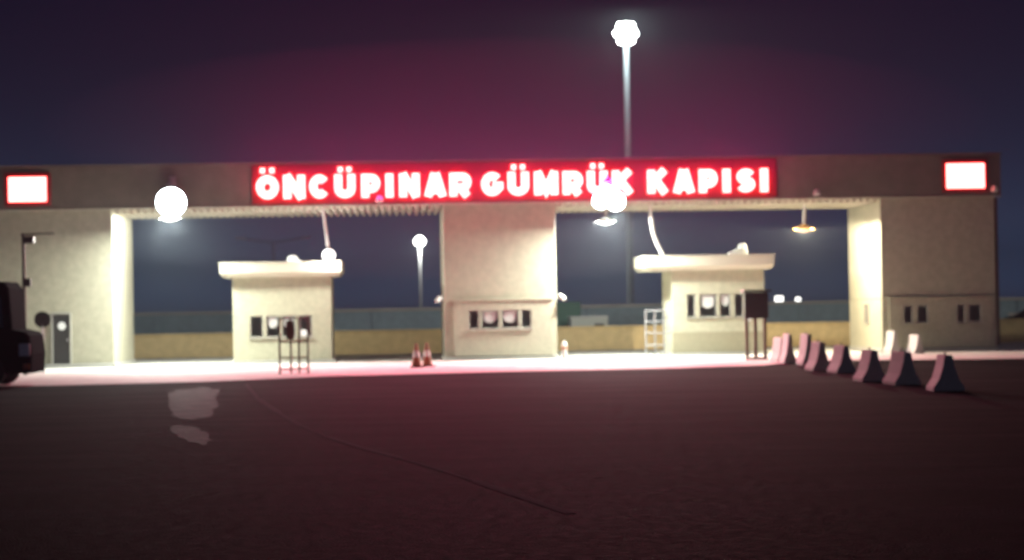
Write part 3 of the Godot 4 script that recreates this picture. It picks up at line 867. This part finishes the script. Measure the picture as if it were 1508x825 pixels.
func build_beyond() -> void:
	# low ochre wall across the far side of the lanes
	var w := thing("low_wall", "low ochre wall running behind the gate across both lanes", "wall", Vector3(3.0, 0.0, -75.9))
	span_part("wall", Vector3(-37, 0.0, -0.3), Vector3(37, 0.84, 0.0), M.ochre, w, 0.015)
	span_part("coping", Vector3(-37.05, 0.841, -0.36), Vector3(37.05, 0.91, 0.06), M.ochre, w, 0.012)
	# high mast with a crown of lamps
	var mp := Vector3(28.1, -0.03, -250.0)
	var m := thing("light_mast", "very tall lit floodlight mast rising high above the gate", "light mast", mp)
	part("pole", tube([Vector3(0, 0, 0), Vector3(0, 34.5, 0)], [0.46, 0.34], 14), M.pole, m)
	part("crown_ring", lathe([Vector2(0.25, 34.2), Vector2(1.0, 34.35), Vector2(1.05, 34.6), Vector2(0.3, 34.7)], 20), M.galv, m)
	for k in 8:
		var a := TAU * k / 8.0
		part("lamp_head", lathe([Vector2(0, 0.35), Vector2(0.3, 0.3), Vector2(0.62, -0.1), Vector2(0.5, -0.5), Vector2(0, -0.62)], 14), M.mast_lamp, m, Vector3(cos(a) * 0.95, 35.4, sin(a) * 0.95))
	for k in 5:
		var a := TAU * k / 5.0 + 0.3
		part("lamp_head", lathe([Vector2(0, 0.35), Vector2(0.3, 0.3), Vector2(0.5, -0.1), Vector2(0.4, -0.5), Vector2(0, -0.62)], 14), M.mast_lamp, m, Vector3(cos(a) * 0.7, 36.2, sin(a) * 0.7))
		part("lamp_head", lathe([Vector2(0, 0.35), Vector2(0.3, 0.3), Vector2(0.5, -0.1), Vector2(0.4, -0.5), Vector2(0, -0.62)], 14), M.mast_lamp, m, Vector3(cos(a) * 0.65, 34.5, sin(a) * 0.65))
	lamp(Vector3(0, 35.6, 4.5), 200.0, lin(0.92, 1.0, 0.95), 0.6, m)
	part("service_box", box(Vector3(0.9, 1.4, 0.7), 0.03), M.galv, m, Vector3(0.2, 0.72, 0.5))
	# street lamp behind the left lane, lit
	var sl := thing("street_lamp", "lit street lamp on a tall pole seen through the lane beside the middle pillar", "street lamp", Vector3(2.25, -0.03, -250.0))
	part("pole", tube([Vector3(0, 0, 0), Vector3(0, 9.4, 0)], [0.2, 0.13], 10), M.galv, sl)
	part("lamp_head", lathe([Vector2(0, 0.6), Vector2(0.35, 0.5), Vector2(0.75, 0.0), Vector2(0.55, -0.5), Vector2(0, -0.65)], 16), M.far_lamp, sl, Vector3(0, 10.0, 0))
	lamp(Vector3(0, 9.2, 0.9), 100.0, lin(1, 1, 0.92), 0.4, sl)
	# unlit street lamp with two arms
	var dl := thing("twin_street_lamp", "unlit street lamp with two long arms above the booth roof", "street lamp", Vector3(-10.0, -0.03, -160.0))
	part("pole", tube([Vector3(0, 0, 0), Vector3(0, 7.1, 0)], [0.12, 0.08], 10), M.galv, dl)
	for s in [-1.0, 1.0]:
		part("arm", tube([Vector3(0, 7.05, 0), Vector3(1.2 * s, 7.2, 0), Vector3(2.3 * s, 7.38, 0)], 0.05, 8), M.galv, dl)
		part("lamp_head", box(Vector3(0.8, 0.16, 0.34), 0.05), M.white, dl, Vector3(2.55 * s, 7.42, 0), Vector3(0, 0, 0.12 * s))
	# far floodlights low over the wall
	for e in [[1147, 442, 0.28, "bright far floodlight low above the wall beside the dark board"], [1175, 441, 0.16, "small far floodlight above the wall near the tall white pillar face"]]:
		var p := at_z(e[0], e[1], -140.0)
		var f := thing("far_floodlight", e[3], "floodlight", Vector3(p.x, -0.03, p.z))
		part("post", tube([Vector3(0, 0, 0), Vector3(0, p.y, 0)], 0.06, 8), M.galv, f)
		part("lamp_head", box(Vector3(e[2] * 2, e[2] * 2.2, 0.2), 0.03), M.globe, f, Vector3(0, p.y, 0.1))
	# things in the yard behind the right lane
	var y0 := at_z(866, 466, -83.0)
	var sh := thing("pale_shed", "long low pale shed in the yard seen through the right lane", "shed", Vector3(y0.x, 0.0, -83.0))
	part("wall", box(Vector3(1.5, 1.2, 1.2), 0.03), M.shed, sh, Vector3(0, 0.6, 0))
	part("roof", prism(PackedVector2Array([Vector2(-0.8, 1.201), Vector2(0.8, 1.201), Vector2(0.76, 1.25), Vector2(-0.76, 1.25)]), -0.7, 0.7), M.galv, sh)
	part("door", box(Vector3(0.4, 0.9, 0.04), 0.01), M.dark, sh, Vector3(0.4, 0.5, 0.62))
	y0 = at_z(832, 442, -86.0)
	var gc := thing("green_container", "green container in the yard beside the middle pillar", "container", Vector3(y0.x, 0.0, -86.0))
	part("box", box(Vector3(1.2, 1.85, 1.6), 0.04), M.green, gc, Vector3(0, 0.925, 0))
	for k in 7:
		part("rib", box(Vector3(0.06, 1.7, 0.05), 0.01), M.green, gc, Vector3(-0.51 + 0.17 * k, 0.925, 0.825))
	# blue-grey boundary wall across the yard
	var fw := thing("boundary_wall", "long blue-grey boundary wall with pale coping behind the ochre wall", "wall", Vector3(4, -0.03, -91.0))
	span_part("wall", Vector3(-60, 0, -0.3), Vector3(60, 1.62, 0), M.slate, fw, 0.02)
	span_part("coping", Vector3(-60.1, 1.621, -0.4), Vector3(60.1, 1.74, 0.1), M.concrete, fw, 0.02)
	for k in 25:
		part("pier", box(Vector3(0.35, 1.6, 0.12), 0.02), M.slate, fw, Vector3(-58 + 4.8 * k, 0.81, 0.062))
	# right edge: low pale wall and a parked car
	var rw := thing("side_wall", "low pale wall beyond the right end of the gate", "wall", Vector3(32.0, 0.0, -90.0))
	part("wall", box(Vector3(9.6, 0.95, 0.3), 0.02), M.concrete, rw, Vector3(0, 0.475, 0))
	part("coping", box(Vector3(9.7, 0.08, 0.42), 0.015), M.concrete, rw, Vector3(0, 0.991, 0))
	var car := PackedVector2Array([Vector2(-2.1, 0.25), Vector2(2.1, 0.25), Vector2(2.15, 0.6), Vector2(2.0, 0.78), Vector2(0.95, 0.92), Vector2(0.3, 1.38), Vector2(-1.0, 1.4), Vector2(-1.7, 0.98), Vector2(-2.12, 0.9)])
	build_vehicle("parked_car", "dark parked car beyond the right end of the gate", "car", Vector3(26.3, 0.004, -80.0), 0.0, car, 1.75, [PackedVector2Array([Vector2(-1.35, 0.97), Vector2(0.72, 0.95), Vector2(0.24, 1.31), Vector2(-0.95, 1.32)])], [-1.3, 1.3], 0.31, [["headlamp", Vector3(2.05, 0.66, 0.2), Vector3(0.16, 0.14, 0.3), M.lens]])

func _ready() -> void:
	aim()
	var cam := Camera3D.new()
	cam.name = "camera"
	cam.fov = rad_to_deg(2.0 * atan(412.5 / LENS))
	cam.near = 0.1
	cam.far = 4000.0
	var lens_ := CameraAttributesPhysical.new()        # a phone that has not quite found its focus
	lens_.frustum_focal_length = 12.0 / (412.5 / LENS)
	lens_.exposure_aperture = 3.3
	lens_.frustum_focus_distance = 11.0
	cam.attributes = lens_
	add_child(cam)
	cam.transform = Transform3D(Basis(cam_r, cam_u, -cam_f), EYE)
	cam.current = true

	var env := Environment.new()
	env.background_mode = Environment.BG_SKY
	var sky := Sky.new()
	var sm := ProceduralSkyMaterial.new()
	sm.sky_top_color = lin(0.0042, 0.0032, 0.0135)
	sm.sky_horizon_color = lin(0.05, 0.11, 0.25)
	sm.sky_curve = 0.022
	sm.ground_bottom_color = lin(0.01, 0.01, 0.012)
	sm.ground_horizon_color = lin(0.03, 0.032, 0.05)
	sm.sun_angle_max = 1.0
	sky.sky_material = sm
	env.sky = sky
	env.tonemap_mode = Environment.TONE_MAPPER_LINEAR
	env.tonemap_exposure = 1.0
	env.sdfgi_enabled = true
	env.ssao_enabled = true
	env.ssil_enabled = true
	env.fog_enabled = true                              # dusty night air, lit by the lamps
	env.fog_density = 0.0009
	env.volumetric_fog_enabled = true                   # only for the dust that hangs about the gate
	env.volumetric_fog_density = 0.0
	env.fog_light_color = Color(0.9, 0.97, 1.0)
	var we := WorldEnvironment.new()
	we.name = "environment"
	we.environment = env
	add_child(we)
	var moon := DirectionalLight3D.new()                # faint moon
	moon.name = "moon"
	moon.light_energy = 0.02
	moon.light_angular_distance = 0.5
	moon.light_color = Color(0.85, 0.9, 1.0)
	moon.shadow_enabled = true
	moon.sky_mode = DirectionalLight3D.SKY_MODE_LIGHT_ONLY
	add_child(moon)
	moon.rotation_degrees = Vector3(-40, 25, 0)

	make_materials()
	build_ground()
	build_gate()
	build_sign()
	build_beyond()
	build_objects()
	# dust hanging in the air before the lit sign, thinning outwards
	for d in [[Vector3(29, 5.2, 9), 0.0034, "thicker dusty haze right before the lit sign"], [Vector3(44, 9.6, 16), 0.00085, "thin dusty haze over the gate"]]:
		var dust := FogVolume.new()
		dust.name = numbered("dust_haze")
		dust.set_meta("kind", "stuff")
		dust.set_meta("label", d[2])
		dust.set_meta("category", "haze")
		dust.shape = RenderingServer.FOG_VOLUME_SHAPE_ELLIPSOID
		dust.size = d[0]
		var fm := FogMaterial.new()
		fm.density = d[1]
		fm.albedo = Color(0.9, 0.94, 1.0)
		dust.material = fm
		add_child(dust)
		dust.position = Vector3(3.7, 7.3, -62.0)
